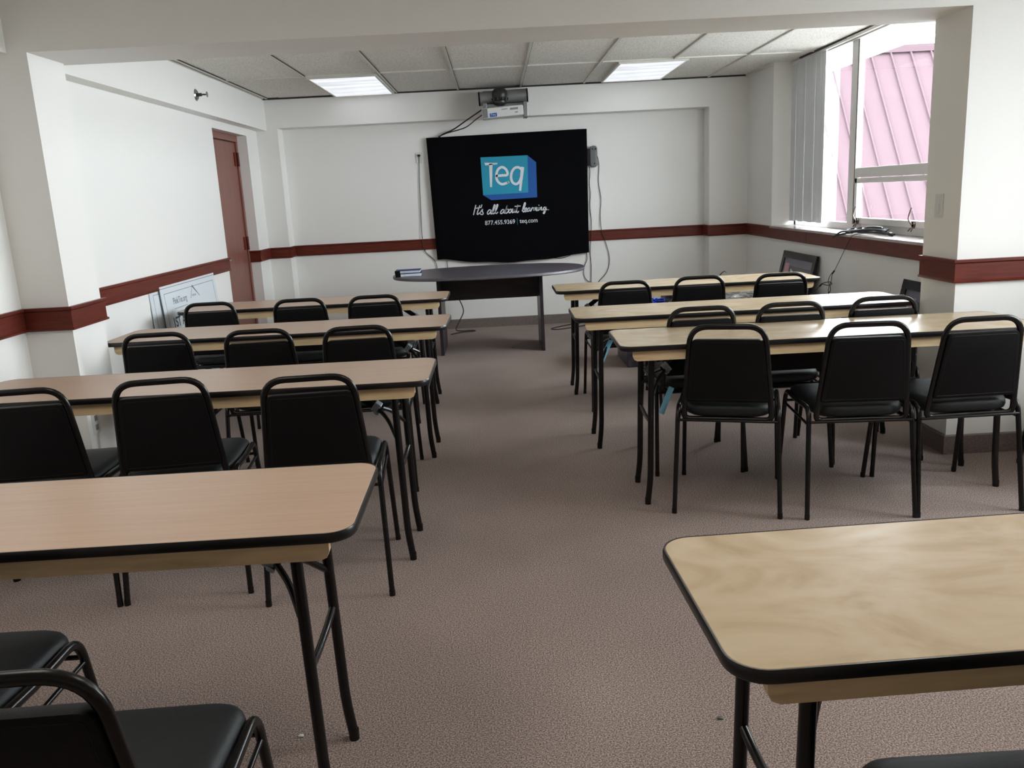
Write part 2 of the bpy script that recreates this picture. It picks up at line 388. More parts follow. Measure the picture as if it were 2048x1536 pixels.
# ceiling grid bars
m = MB(); zb = ZC+.0005
g = MB(); gx = [-2.262, -1.58, -.937, -.306, .337, .99, 1.635, 2.276]
for x in gx: m.box(x-.010, x+.010, PY1+.05, YF, zb, ZC+.012); g.box(x+.010, x+.0135, PY1+.05, YF, zb+.003, ZC+.012)
for y in (5.14, 6.425, 7.709):
    for a, b in zip([-2.31]+gx, gx+[2.9]): m.box(a+.0135 if a > -2.3 else a, b-.010 if b < 2.85 else b, y-.007, y+.007, zb+.001, ZC+.012)
m.box(-2.31, 2.92, YF-.02, YF, zb, ZC+.012); m.box(-2.31, -2.295, PY1+.05, YF, zb, ZC+.012)
struct(m.build('trim_6', 'tbar')); struct(g.build('trim_9', 'darkgap'))
m = MB(); m.box(-2.335, 3.05, YF-.028, YF-.02, ZC-.005, ZC+.010); m.box(-2.31, -2.14, YF-.055, YF-.029, ZC-.004, ZC+.0115)
m.add([(2.84, 8.05, ZC-.004), (2.86, 6.7, ZC-.004), (2.885, 6.7, ZC-.004), (2.885, 8.05, ZC-.004), (2.84, 8.05, ZC+.011), (2.86, 6.7, ZC+.011), (2.885, 6.7, ZC+.011), (2.885, 8.05, ZC+.011)], [(0, 1, 2, 3), (4, 7, 6, 5), (0, 4, 5, 1), (1, 5, 6, 2), (2, 6, 7, 3), (3, 7, 4, 0)])
struct(m.build('trim_7', 'darkgap'))
m = MB(); m.box(2.885, 2.92, PY1+.05, 8.33, ZC-.03, ZC+.012); m.box(2.66, 2.70, 8.33, YF, ZC-.008, ZC+.012)
struct(m.build('trim_8', 'tbar'))

# ceiling lights
def troffer(x0, x1, y0, y1, label, dm_='diffuser'):
    cx, cy = (x0+x1)/2, (y0+y1)/2
    t = thing('ceiling_light', label, 'ceiling light', (cx, cy, ZC), 0)
    f = MB(); a, b = (x1-x0)/2, (y1-y0)/2; w_ = .018
    for q in ((-a, a, -b, -b+w_), (-a, a, b-w_, b), (-a, -a+w_, -b+w_, b-w_), (a-w_, a, -b+w_, b-w_)): f.box(q[0], q[1], q[2], q[3], -.014, .011)
    f.build('frame', 'tbar', t)
    MB().box(-a+w_, a-w_, -b+w_, b-w_, -.008, .004).build('diffuser', dm_, t)
troffer(-1.567, -.957, 7.73, 9.09, 'fluorescent ceiling panel left of the projector')
troffer(1.15, 1.765, 7.735, 8.99, 'fluorescent ceiling panel between projector and window, sitting slightly crooked')

for x0, lb in ((-1.58, 'added ceiling fill light over the rear of the room on the left, out of view'), (.34, 'added ceiling fill light over the middle of the rear of the room, out of view'), (1.9, 'added ceiling fill light over the rear of the room on the right, out of view')):
    troffer(x0, x0+.61, .9, 2.12, lb, 'fill_diffuser')  # unseen fill panels, added to brighten and even out the near room

# door
dr = bpy.data.objects.new('door_1', None); COL.objects.link(dr); struct(dr); dr.location = (-2.53, 8.22, 0)
dm = (2.53, -8.22, 0)
m = MB(); m.box(-2.60, -2.50, 7.70, 7.75, 0, 2.13); m.box(-2.60, -2.515, 8.70, 8.75, 0, 2.13); m.box(-2.60, -2.50, 7.75, 8.70, 2.07, 2.13)
m.build('door_frame', 'doorwood', dr, bevel=.003).location = dm
lf = MB().box(-2.575, -2.53, 7.754, 8.696, .01, 2.066).build('door_leaf', 'doorwood', dr, bevel=.002); lf.location = dm
m = MB(); m.disc((-2.53, 7.83, .965), (1, 0, 0), .033, .012, 20); m.tube(fillet([(-2.53, 7.83, .965), (-2.475, 7.83, .965), (-2.475, 7.96, .965)], .02), .010, 10)
m.build('lever_handle', 'steel', lf, smooth=40)
m = MB(); m.disc((-2.53, 7.83, 1.40), (1, 0, 0), .028, .012, 20); m.obox((-2.512, 7.83, 1.40), (.02, .035, .012)); m.build('deadbolt', 'steel', lf, smooth=40)
for z in (1.02, 1.84):
    m = MB(); m.box(-2.53, -2.521, 8.62, 8.70, z, z+.13); m.tube([(-2.512, 8.70, z), (-2.512, 8.70, z+.13)], .012, 10); m.build('hinge', 'rail', lf, smooth=40)

# ------------------------------------------------------------------ view outside: neighbouring metal roof
rf = thing('metal_roof', 'faded red standing seam metal roof outside the window', 'roof', (11, 22, 4.43))
top, bot = Vector((0, 0, 0)), Vector((0, -3.4, -5.0))
dv = (bot-top).normalized(); nv = Vector((0, dv.z, -dv.y)); nv = nv if nv.z > 0 else -nv
MB().add([Vector((-7, 0, 0)), Vector((9, 0, 0)), Vector((9, 0, 0))+bot, Vector((-7, 0, 0))+bot, Vector((-7, 4, -5)), Vector((9, 4, -5))], [(0, 1, 2, 3), (1, 0, 4, 5)]).build('roof_panel', 'roofred', rf)
m = MB()
for i in range(33):
    x = -7+i*.5
    a = Vector((x, 0, 0)); b = a+bot; R = Matrix((Vector((1, 0, 0)), dv, Vector((1, 0, 0)).cross(dv))).transposed()
    m.obox((a+b)/2+nv*.03, (.035, bot.length, .07), R)
m.build('standing_seam', 'roofred', rf)
MB().box(-7, 9, -.12, .12, -.05, .12).build('ridge_cap', 'roofred', rf)
MB().box(-7, 9, -3.8, -3.4, -5.6, -4.9).build('gutter', 'parapet', rf)

mat('asphalt', (.16, .16, .16), .9)
struct(MB().box(3.9, 45, -40, 60, -4.3, -4.1).build('ground_outside', 'asphalt'))

# ------------------------------------------------------------------ folding seminar table
TL, TW, TH = 1.8624, .4839, .76
def make_table(kind):
    t = thing('folding_table', '', 'table', (0, 0, 0), 0, 'long narrow folding tables set in rows')
    L, W = TL/2, TW/2; rr = .062
    out = rrect(-L, L, -W, W, rr, 8); inn = rrect(-L+.005, L-.005, -W+.005, W-.005, rr-.005, 8)
    m = MB(); m.loft([[(x, y, TH-.020) for x, y in inn], [(x, y, TH-.001) for x, y in inn], [(x, y, TH) for x, y in inset(inn, .0015)]])
    m.build('tabletop', kind, t, smooth=30)
    m = MB(); n = len(out)
    rings = [[(x, y, TH-.020) for x, y in inn], [(x, y, TH-.023) for x, y in inset(out, .003)], [(x, y, TH-.019) for x, y in out], [(x, y, TH-.004) for x, y in out],
             [(x, y, TH) for x, y in inset(out, .002)], [(x, y, TH-.0005) for x, y in inn]]
    m.loft(rings, False, False); m.build('edge_band', 'edge', t, smooth=50)
    for s in (-1, 1):
        a = L-.058; pz1, pz0 = TH-.021, TH-.070
        poly = [(-a, pz1), (-a, pz0+.02), (-a+.006, pz0+.006), (-a+.02, pz0), (a-.02, pz0), (a-.006, pz0+.006), (a, pz0+.02), (a, pz1)]
        yc = s*(W-.034)
        m = MB(); m.loft([[(x, yc-.010, z) for x, z in poly], [(x, yc+.010, z) for x, z in poly]]); m.build('apron', 'apron', t)
    for e in (-1, 1):
        for s in (-1, 1):
            ys = s*.152
            m = MB(); m.tube(fillet([(e*(L-.150), ys*.97, TH-.025), (e*(L-.137), ys, .12), (e*(L-.124), ys, .012)], .05, 4), .0140, 12)
            m.tube([(e*(L-.124), ys, .0), (e*(L-.124), ys, .03)], .0141, 12)
            m.build('leg', 'blackpaint', t, smooth=40)
        m = MB(); m.tube(smoothline([(e*(L-.143), -.15, .40), (e*(L-.150), -.07, .375), (e*(L-.150), .07, .375), (e*(L-.143), .15, .40)]), .0095, 10)
        m.build('stretcher', 'blackpaint', t, smooth=40)
        m = MB(); m.tube([(e*(L-.152), -.15, TH-.04), (e*(L-.152), .15, TH-.04)], .012, 10); m.build('top_bar', 'blackpaint', t, smooth=40)
        m = MB()
        p0 = Vector((e*(L-.40), 0, TH-.03)); p1 = Vector((e*(L-.235), 0, .605))
        d = (p1-p0).normalized(); R = Matrix((d, Vector((0, 1, 0)), d.cross(Vector((0, 1, 0))))).transposed()
        for q in (-.016, .016): m.obox((p0+p1)/2+Vector((0, q, 0)), ((p1-p0).length+.03, .004, .026), R)
        m.obox((p0+p1)/2, ((p1-p0).length+.03, .036, .003), R)
        m.box(p0.x-.03, p0.x+.03, -.05, .05, TH-.028, TH-.022)
        for s in (-1, 1):
            m.tube(fillet([p1+Vector((0, s*.014, 0)), p1+Vector((e*.045, s*.07, -.032)), (e*(L-.147), s*.148, .50)], .05, 4), .0085, 8, ry=.0085)
        b = m.build('brace', 'blackpaint', t, smooth=30)
        m = MB(); m.obox(p1-d*.01, (.030, .052, .040), R); m.obox(p1-d*.01+Vector((0, 0, -.02)), (.022, .064, .012), R); m.build('lock_clip', 'zinc', b, bevel=.004)
    return t
fold_l = make_table('laminate'); fold_r = make_table('plywood')
T = {'L1': (-.337, 2.140, .011), 'L2': (-.281, 3.602, -.003), 'L3': (-.285, 4.970, -.014), 'L4': (-.357, 6.252, .003),
     'R1': (.282, 1.539, .037), 'R2': (.520, 4.075, -.011), 'R3': (.404, 4.976, -.004), 'R4': (.395, 6.303, .003)}
LBL = {'L1': 'rearmost folding table on the left, beige laminate top, nearest the viewer',
       'L2': 'third beige laminate folding table from the screen on the left',
       'L3': 'second laminate folding table from the screen on the left, against the wall',
       'L4': 'front beige folding table on the left, beside the posters and door',
       'R1': 'rearmost folding table on the right with blotchy varnished plywood top',
       'R2': 'third folding table from the screen on the right, plywood top with window glare',
       'R3': 'second folding table from the screen on the right, between two rows of chairs',
       'R4': 'front folding table on the right, in front of the picture frame and bags'}
used = set(); TABLES = {}
for k, (x, y, a) in T.items():
    s = -1 if k[0] == 'L' else 1
    e = Vector((math.cos(a), math.sin(a)))*s; n = Vector((-math.sin(a), math.cos(a)))
    c = Vector((x, y)) + e*TL/2 - n*TW/2
    proto = fold_l if k[0] == 'L' else fold_r
    if proto not in used: o = proto; used.add(proto); o.location = (c.x, c.y, 0); o.rotation_euler = (0, 0, a); o['label'] = LBL[k]
    else: o = dup(proto, (c.x, c.y, 0), a, LBL[k])
    TABLES[k] = o
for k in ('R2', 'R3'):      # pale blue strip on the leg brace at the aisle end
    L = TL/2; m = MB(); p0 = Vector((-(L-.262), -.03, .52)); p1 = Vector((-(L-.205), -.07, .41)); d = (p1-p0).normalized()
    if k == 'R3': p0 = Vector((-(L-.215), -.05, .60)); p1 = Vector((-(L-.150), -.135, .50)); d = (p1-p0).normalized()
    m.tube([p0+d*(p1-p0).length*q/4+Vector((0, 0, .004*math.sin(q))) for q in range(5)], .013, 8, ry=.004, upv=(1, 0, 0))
    o = m.build('blue_strip', 'bluestrip', TABLES[k], smooth=40); o['label'] = 'pale blue strip on the leg brace'

# ------------------------------------------------------------------ stacking chair (origin on the floor, faces +y)
def make_chair():
    t = thing('stacking_chair', '', 'chair', (0, 0, 0), 0, 'black padded stacking chairs at the tables')
    # seat cushion
    base = rpoly([(-.185, -.215), (.185, -.215), (.205, .215), (-.205, .215)], [.10, .10, .07, .07], 7)
    def ring(d, z, dome=0):
        k = 1-d/.2; return [(x*k, y*k, z) for x, y in base]
    m = MB(); m.loft([ring(.11, .417), ring(.06, .421), ring(.02, .434), ring(.003, .446), ring(-.001, .462), ring(.001, .476), ring(.006, .486), ring(.016, .494), ring(.034, .499), ring(.07, .503), ring(.13, .506), ring(.18, .507)])
    m.build('seat', 'seatvinyl', t, smooth=60)
    # back cushion, leaning
    def lean(z): return -.205 - .066*(z-.42)/.43
    m = MB()
    prof = rpoly([(-.176, .508), (.176, .508), (.148, .792), (-.148, .792)], [.018, .018, .025, .025], 5)
    rings = []
    for d, off in ((.012, -.016), (.002, -.014), (0, -.006), (0, .006), (.004, .016), (.02, .022), (.05, .024)):
        rings.append([(x, lean(z)+off, z) for x, z in inset(prof, d)])
    m.loft(rings); b = m.build('backrest', 'vinyl', t, smooth=60)
    m = MB(); m.tube([(x, lean(z)-.0145, z) for x, z in inset(prof, .014)], .0022, 6, closed=True); m.build('piping', 'vinyl', b, smooth=60)
    # back frame: one bent tube joined to the rear cross bar
    pts = [(0, -.20, .425), (.187, -.205, .425), (.152, lean(.845), .845), (0, lean(.845), .845)]
    pts = pts[:-1] + [(-x, y, z) for x, y, z in reversed(pts[:-1])]
    m = MB(); m.tube(fillet(pts, [.03, .075, .075, .03], 8), .0126, 12, ry=.0102); m.build('back_frame', 'blackpaint', t, smooth=50)
    for sx in (-1, 1):
        for sy in (-1, 1):
            top_y = .195*sy; foot_y = .268*sy if sy > 0 else -.262
            m = MB(); m.tube(fillet([(sx*.212, 0, .466), (sx*.212, top_y, .470 if sy > 0 else .478), (sx*.226, foot_y, .006)], .055, 6), .0118, 10, ry=.0105)
            m.disc((sx*.226, foot_y, 0), (0, 0, 1), .0114, .022, 12)
            m.build('leg', 'blackpaint', t, smooth=50)
        m = MB(); m.tube([(sx*.2145, -.215, .405), (sx*.2145, .21, .405)], .006, 8); m.build('stretcher', 'blackpaint', t, smooth=50)
    m = MB(); m.tube([(-.21, -.212, .420), (.21, -.212, .420)], .0065, 8); m.build('stretcher', 'blackpaint', t, smooth=50)
    m = MB(); m.tube([(-.21, .205, .415), (.21, .205, .415)], .0065, 8); m.build('stretcher', 'blackpaint', t, smooth=50)
    return t
chair0 = make_chair()
CH = [  # back-top x, y, rotation in degrees, label
 (-1.86, 5.414, 0, 'black chair in the front left row, at the wall side before the poster'),
 (-1.27, 5.354, 1, 'black chair in the middle of the front left row'),
 (-.791, 5.328, 1, 'black chair at the aisle end of the front left row'),
 (-1.706, 4.137, 2, 'black chair in the second left row, at the wall side'),
 (-1.183, 4.07, 1, 'black chair in the middle of the second left row'),
 (-.69, 4.009, 2, 'black chair at the aisle end of the second left row'),
 (-1.704, 2.90, 6, 'black chair cut by the left picture edge in the third left row'),
 (-1.229, 2.952, 6, 'black chair in the middle of the third left row, backrest fully visible'),
 (-.68, 2.871, 4, 'black chair at the aisle end of the third left row'),
 (.811, 5.387, 0, 'black chair at the aisle end of the front right row'),
 (1.305, 5.452, 0, 'black chair in the middle of the front right row'),
 (1.812, 5.373, -1, 'black chair in the front right row nearest the framed picture'),
 (.981, 4.049, 0, 'black chair at the aisle end of the second right row, mostly hidden behind the table'),
 (1.414, 4.04, 0, 'black chair in the middle of the second right row'),
 (1.887, 4.076, -1, 'black chair in the second right row next to the pier'),
 (.949, 3.476, -17, 'black chair at the aisle end of the third right row, turned askew'),
 (1.50, 3.362, -5, 'black chair in the middle of the third right row'),
 (1.963, 3.346, 1, 'black chair in the third right row with its back beside the pier'),
]
for i, (x, y, a, lb) in enumerate(CH):
    r = math.radians(a); cx = x - math.sin(r)*.271; cy = y + math.cos(r)*.271
    if i == 0: chair0.location = (cx, cy, 0); chair0.rotation_euler = (0, 0, r); chair0['label'] = lb
    else: dup(chair0, (cx, cy, 0), r, lb)
dup(chair0, (2.77, 3.69, 0), 0, 'black chair at the right picture edge, only one front leg showing')
dup(chair0, (-.725, 1.275, 0), math.radians(2), 'black chair in the bottom left corner, nearest the viewer, pulled out from the table')
dup(chair0, (-1.24, 1.62, 0), 0, 'black chair at the left picture edge, its seat tucked under the rearmost table')
dup(chair0, (.74, 1.01, 0), 0, 'black chair at the bottom right, only its seat front showing')

# ------------------------------------------------------------------ oval desk
dk = thing('oval_desk', 'dark wood oval desk in front of the covered screen', 'desk', (-.08, 7.815, 0))
def oval(a, b, k=96, e=2.35):
    return [(math.copysign(abs(math.cos(q))**(2/e), math.cos(q))*a, math.copysign(abs(math.sin(q))**(2/e), math.sin(q))*b) for q in [2*PI*i/k for i in range(k)]]
o1 = oval(.88, .605)
m = MB(); m.loft([[(x, y, z) for x, y in inset(o1, d)] for d, z in ((.006, .733), (0, .738), (0, .755), (.004, .76))]); m.build('tabletop', 'desk_sheen', dk, smooth=40)
MB().box(-.485, -.455, -.10, .50, 0, .733).build('side_panel', 'desk', dk, bevel=.002)
MB().box(.455, .485, -.11, .48, 0, .733).build('side_panel', 'desk', dk, bevel=.002)
MB().box(-.455, .455, .185, .205, .475, .733).build('modesty_panel', 'desk', dk, bevel=.002)

def book(loc, sx, sy, h, rz, label, papers):
    t = thing('notebook', label, 'book', loc, rz, 'books on the oval desk')
    m = MB(); m.box(-sx/2, sx/2, -sy/2, sy/2, 0, .0035); m.box(-sx/2, sx/2, -sy/2, sy/2, h-.0035, h); m.box(-sx/2, -sx/2+.006, -sy/2, sy/2, 0, h)
    m.build('cover', 'bluebook', t, bevel=.001)
    MB().box(-sx/2+.006, sx/2-.006, -sy/2+.004, sy/2-.004, .0035, h-.0035).build('pages', 'paper', t)
    m = MB(); m.box(-sx/2-.003, -sx/2+.045, -sy/2-.001, -sy/2+.012, -.0 if papers else .0, h+.0005); m.build('spine_clip', 'blackpaint', t)
    if papers:
        q = MB(); q.box(-sx/2+.08, sx/2-.02, -sy/2-.0008, -sy/2, h*.35, h*.6); q.build('spine_label', 'paper', t)
    return t
book((-.80, 7.66, .76), .235, .17, .030, math.radians(4), 'blue book at the bottom of the pile on the oval desk', True)
book((-.805, 7.665, .790), .225, .165, .026, math.radians(1), 'dark blue book on top of the pile on the oval desk', True)

# ------------------------------------------------------------------ covered screen with printed cover
YB = YR-.062
sc = thing('covered_screen', 'wall-mounted board under a black cloth cover printed with a blue cube', 'screen', (.17, YR, .76))
inv = Vector((-.17, -YR, -.76))
m = MB(); m.box(-.625, .98, YB+.012, YR-.001, .80, 2.03); o = m.build('whiteboard', 'greyplastic', sc); o.location = inv
# cloth: front grid with sag and folds near the hem
def cover():
    nx, nz = 48, 36; vs = []; fs = []
    for j in range(nz+1):
        v = j/nz
        for i in range(nx+1):
            u = i/nx
            xt = -.682+u*(1.026+.682); xb = -.652+u*(1.012+.652); x = xt*(1-v)+xb*v
            zt = 2.060+.012*u; sag = .775 - .068*math.sin(PI*min(1, max(0, (u-.05)/.95)))**.9*(1-.15*u)+ .004*math.sin(u*23)
            z = zt*(1-v)+sag*v
            f = max(0, (v-.72)/.28)
            y = YB - .012*f*f*math.sin(u*9+v*4)-.014*f*math.sin(PI*u)**2 - .004*math.sin(u*31+v*6)*f
            # soft rounding to the sides
            e = min(u, 1-u, v+.02 if v < .5 else 1)
            if e < .012: y += .012*(1-e/.012)
            vs.append((x, y, z))
    for j in range(nz):
        for i in range(nx):
            a = j*(nx+1)+i; fs.append((a, a+1, a+nx+2, a+nx+1))
    # skirt going back to the wall
    per = [i for i in range(nx+1)] + [j*(nx+1)+nx for j in range(1, nz+1)] + [nz*(nx+1)+i for i in range(nx-1, -1, -1)] + [j*(nx+1) for j in range(nz-1, 0, -1)]
    k = len(vs)
    for q in per: x, y, z = vs[q]; vs.append((x, YR-.012, z))
    n = len(per)
    for q in range(n): fs.append((per[q], per[(q+1) % n], k+(q+1) % n, k+q))
    return MB().add(vs, fs)
cv = cover().build('cover', 'cloth', sc, smooth=50); cv.location = inv
def bpnt(a, b, y): # point on the print
    return Vector((-.23+(a-230-.0525*(b-1225))*.000612, y, 1.24-(b-(1225-.056*(a-230)))*.000595))
def flat(name, polys, material, dy):
    m = MB()
    for poly in polys:
        f0 = [bpnt(a, b, YB-dy) for a, b in poly]; f1 = [bpnt(a, b, YB-dy+.0012) for a, b in poly]; m.loft([f0, f1])
    o = m.build(name, material, cv); return o
flat('cube_front', [[(360, 222), (1178, 180), (1198, 829), (405, 879)]], 'teal', .0042)
flat('cube_side', [[(1178, 180), (1330, 300), (1355, 912), (1198, 829)], [(405, 879), (1198, 829), (1355, 912), (550, 968)]], 'blue', .0040)
def strokes(name, lines, r, material, dy, extra=None):
    m = MB()
    for ln in lines:
        p = [bpnt(a, b, YB-dy) for a, b in (ln if len(ln) > 1 else [ln[0], (ln[0][0]+3, ln[0][1]-1)])]
        p = smoothline(p, 5) if len(p) > 2 else p
        m.tube(p, r, 8, ry=.0012, upv=None) if False else None
        # flat ribbon with round ends
        k = 10
        ring = []
        for i, q in enumerate(p):
            t = (p[min(i+1, len(p)-1)]-p[max(i-1, 0)]); t.y = 0; t.normalize(); nn = Vector((-t.z, 0, t.x))
            ring.append((q+nn*r, q-nn*r))
        for (a0, b0), (a1, b1) in zip(ring[:-1], ring[1:]):
            d = Vector((0, .001, 0)); m.add([a0, a1, b1, b0, a0+d, a1+d, b1+d, b0+d], [(0, 1, 2, 3), (4, 7, 6, 5), (0, 4, 5, 1), (3, 2, 6, 7)])
        for q in (p[0], p[-1]): m.disc(q, (0, 1, 0), r, .001, 12)
    if extra:
        for poly in extra: m.loft([[bpnt(a, b, YB-dy-.0007) for a, b in poly], [bpnt(a, b, YB-dy+.0003) for a, b in poly]])
    return m.build(name, material, cv)
strokes('logo_lettering', [
    [(645, 541), (740, 532), (828, 520), (815, 440), (745, 388), (675, 420), (640, 500), (642, 590), (680, 655), (745, 686), (845, 652)],
    [(1078, 425), (1020, 390), (955, 405), (905, 480), (896, 580), (925, 655), (985, 682), (1040, 640), (1072, 560)]],
    .0130, 'print', .0056, [[(428, 313), (442, 360), (652, 340), (658, 314)], [(508, 330), (572, 330), (560, 738), (528, 738)], [(1065, 375), (1124, 390), (1072, 800), (1034, 798)]])
SC = [[(275, 1060), (235, 1225)], [(345, 1065), (302, 1190), (306, 1222), (340, 1195)], [(283, 1112), (372, 1095)], [(381, 1053), (373, 1082)],
 [(345, 1200), (395, 1128), (389, 1160), (405, 1200), (388, 1224), (356, 1214)],
 [(545, 1148), (512, 1140), (480, 1185), (486, 1215), (515, 1203), (551, 1145), (538, 1200), (556, 1208), (590, 1140), (616, 1062), (600, 1052), (577, 1130), (572, 1195), (596, 1205),
  (635, 1140), (664, 1060), (648, 1048), (624, 1130), (620, 1190), (640, 1203), (662, 1180)],
 [(775, 1138), (745, 1134), (712, 1178), (718, 1204), (745, 1195), (781, 1138), (768, 1186), (787, 1193), (808, 1140), (826, 1060), (806, 1130), (797, 1185), (816, 1198), (846, 1165), (850, 1130), (832, 1127)],
 [(885, 1123), (861, 1148), (859, 1184), (880, 1190), (901, 1160), (895, 1127), (915, 1132), (930, 1118), (916, 1168), (926, 1188), (953, 1162), (968, 1115), (956, 1163), (970, 1183), (990, 1140), (1016, 1052), (996, 1140), (996, 1178), (1014, 1184), (1030, 1165)],
 [(965, 1077), (1058, 1068)],
 [(1090, 1152), (1122, 1110), (1149, 1030), (1136, 1012), (1116, 1070), (1101, 1140), (1115, 1174), (1137, 1160), (1165, 1130), (1171, 1106), (1150, 1106), (1136, 1140), (1150, 1170), (1180, 1155)],
 [(1230, 1105), (1205, 1105), (1181, 1145), (1190, 1164), (1214, 1150), (1236, 1104), (1226, 1148), (1245, 1154), (1262, 1112), (1274, 1092), (1280, 1108), (1300, 1100), (1291, 1147), (1311, 1094), (1306, 1145), (1330, 1100), (1344, 1096), (1336, 1138), (1350, 1148),
  (1371, 1094), (1361, 1138), (1379, 1144), (1400, 1093), (1393, 1138), (1418, 1095), (1434, 1090), (1427, 1133), (1446, 1138)],
 [(1385, 1052), (1389, 1056)],
 [(1510, 1088), (1484, 1088), (1462, 1120), (1470, 1140), (1494, 1125), (1516, 1084), (1502, 1150), (1482, 1200), (1464, 1190), (1490, 1156), (1530, 1128)], [(1553, 1134), (1557, 1134)]]
strokes('slogan_lettering', SC, .0052, 'print', .0054)
tm = Matrix.Translation(Vector((-.108, YB-.0045, 1.122))) @ Matrix.Rotation(PI/2, 4, 'X')
text_mesh('phone_lettering', '877.455.9369', 'print', cv, tm, size=.046, width=.325, bold=.006)
tm = Matrix.Translation(Vector((.268, YB-.0045, 1.110))) @ Matrix.Rotation(PI/2, 4, 'X')
text_mesh('web_lettering', 'teq.com', 'print', cv, tm, size=.052, width=.193, bold=.006)
m = MB(); m.box(.2405, .2435, YB-.005, YB-.004, 1.108, 1.178); m.build('divider_line', 'teal', cv)

# ------------------------------------------------------------------ projector on its boom
pj = thing('projector', 'silver ceiling projector with white body above the covered screen', 'projector', (.15, YF, 2.32))
pinv = Vector((-.15, -YF, -2.32))
def P(mb, name, material, parent=pj, **k):
    o = mb.build(name, material, parent, **k)
    if parent is pj: o.location = pinv
    return o
P(MB().box(-.06, .40, 9.02, YF, 2.40, 2.47), 'wall_bracket', 'silver', bevel=.004)
P(MB().tube([(-.085, 8.90, 2.382), (.385, 8.90, 2.397)], .066, 24), 'tube_housing', 'silver', smooth=40)
m = MB(); m.tube([(-.10, 8.90, 2.382), (-.083, 8.90, 2.3825)], .069, 24); P(m, 'end_cap', 'blackpaint', smooth=40)
m = MB(); m.tube([(.383, 8.90, 2.397), (.398, 8.90, 2.3975)], .069, 24); P(m, 'end_cap', 'blackpaint', smooth=40)
m = MB(); m.loft([[(.115+r*math.cos(2*PI*q/28), 8.83+r*math.sin(2*PI*q/28), z) for q in range(28)] for r, z in ((.03, 2.30), (.06, 2.315), (.068, 2.33), (.068, 2.345), (.060, 2.352), (.072, 2.37), (.078, 2.40), (.074, 2.44), (.05, 2.468), (.02, 2.474))])
for q in range(10):
    a = 2*PI*q/10; m.tube([(.115+.074*math.cos(a), 8.83+.074*math.sin(a), 2.352), (.115+.080*math.cos(a), 8.83+.080*math.sin(a), 2.375)], .006, 8)
P(m, 'swivel_joint', 'darkmetal', smooth=45)
Rp = Matrix.Rotation(math.radians(-3.2), 3, 'Y')
bc = Vector((.135, 8.86, 2.238))
bo = P(MB().obox(bc, (.415, .22, .098), Rp), 'projector_body', 'whiteplastic', bevel=.012, seg=3)
fy = 8.86-.111
m = MB(); m.obox(bc+Rp @ Vector((-.175, -.1115, 0)), (.05, .003, .085), Rp); m.build('side_panel', 'greyplastic' if False else 'silver', bo)
m = MB(); m.obox(bc+Rp @ Vector((-.095, -.1115, -.022)), (.072, .003, .034), Rp); lb_ = m.build('sticker', 'blue', bo); lb_['label'] = 'small blue sticker'
tm = Matrix.Translation(bc+Rp @ Vector((-.123, -.1140, -.034))) @ Rp.to_4x4() @ Matrix.Rotation(PI/2, 4, 'X')
text_mesh('sticker_lettering', 'Teq', 'print', bo, tm, size=.024, width=.050, depth=.0006)
m = MB(); m.obox(bc+Rp @ Vector((.115, -.1115, .018)), (.08, .002, .02), Rp); m.obox(bc+Rp @ Vector((.02, -.1115, .022)), (.06, .002, .008), Rp); m.obox(bc+Rp @ Vector((.135, -.1115, -.018)), (.03, .002, .010), Rp)
m.build('printed_marks', 'inkgrey', bo)
P(MB().box(.345, .385, 8.76, 8.98, 2.18, 2.325), 'side_arm', 'silver', bevel=.004)
P(MB().box(-.06, -.02, 8.80, 8.96, 2.26, 2.33), 'side_arm', 'silver', bevel=.004)
P(MB().box(-.05, .37, 8.84, 8.94, 2.288, 2.322), 'mount_plate', 'silver', bevel=.004)

def wire(name, pts, r, label, cat='cable', material='cable', group=None, k=6):
    pts = smoothline(pts, k)
    c = pts[0].copy(); m = MB(); m.tube(pts, r, 6)
    o = m.build(name, material, smooth=60, shift=c); return tag(o, label, cat, group)
yw = YR-.012
wire('projector_cable', [(-.072, 8.86, 2.275), (-.13, 8.90, 2.245), (-.25, 9.15, 2.20), (-.38, 9.28, 2.135), (-.50, 9.30, 2.09), (-.545, 9.315, 2.062)], .007, 'upper black cable from the projector to the top of the covered screen')
wire('projector_cable', [(-.072, 8.86, 2.225), (-.14, 8.94, 2.19), (-.24, 9.18, 2.145), (-.33, 9.28, 2.125), (-.46, 9.315, 2.10), (-.555, 9.33, 2.068)], .006, 'lower black cable from the projector to the top of the covered screen')
ou = thing('wall_outlet', 'white wall plate left of the covered screen with a plug in it', 'socket', (-.775, YR, 1.865))
MB().box(-.035, .035, -.007, 0, -.055, .055).build('wall_plate', 'whiteplastic', ou, bevel=.002)
MB().box(-.012, .016, -.035, -.007, .012, .032).build('plug', 'blackpaint', ou, bevel=.003)
wire('wall_cable', [(-.772, YR-.03, 1.882), (-.775, yw, 1.84), (-.79, yw, 1.55), (-.80, yw, 1.21), (-.80, yw-.012, .99), (-.78, yw, .87), (-.69, yw, .775), (-.665, yw, .70), (-.66, yw, .60), (-.66, yw, .42), (-.70, yw-.01, .30)], .0038, 'thin dark cable hanging from the left wall plate past the rail')
wire('wall_cable', [(-.55, yw, .76), (-.545, yw, .66), (-.54, yw, .5)], .0035, 'short thin cable below the left corner of the covered screen')
rem = thing('wall_controller', 'small grey device mounted on the wall right of the covered screen', 'controller', (1.088, YR, 1.78))
MB().box(-.06, .03, -.03, 0, -.09, .09).build('bracket', 'greyplastic', rem, bevel=.006)
m = MB(); poly = rrect(-.035, .042, -.11, .115, .034, 6); m.loft([[(x, -.03, z) for x, z in poly], [(x, -.065, z) for x, z in poly], [(x, -.07, z) for x, z in inset(poly, .006)]]); cs = m.build('casing', 'greyplastic', rem, smooth=40)
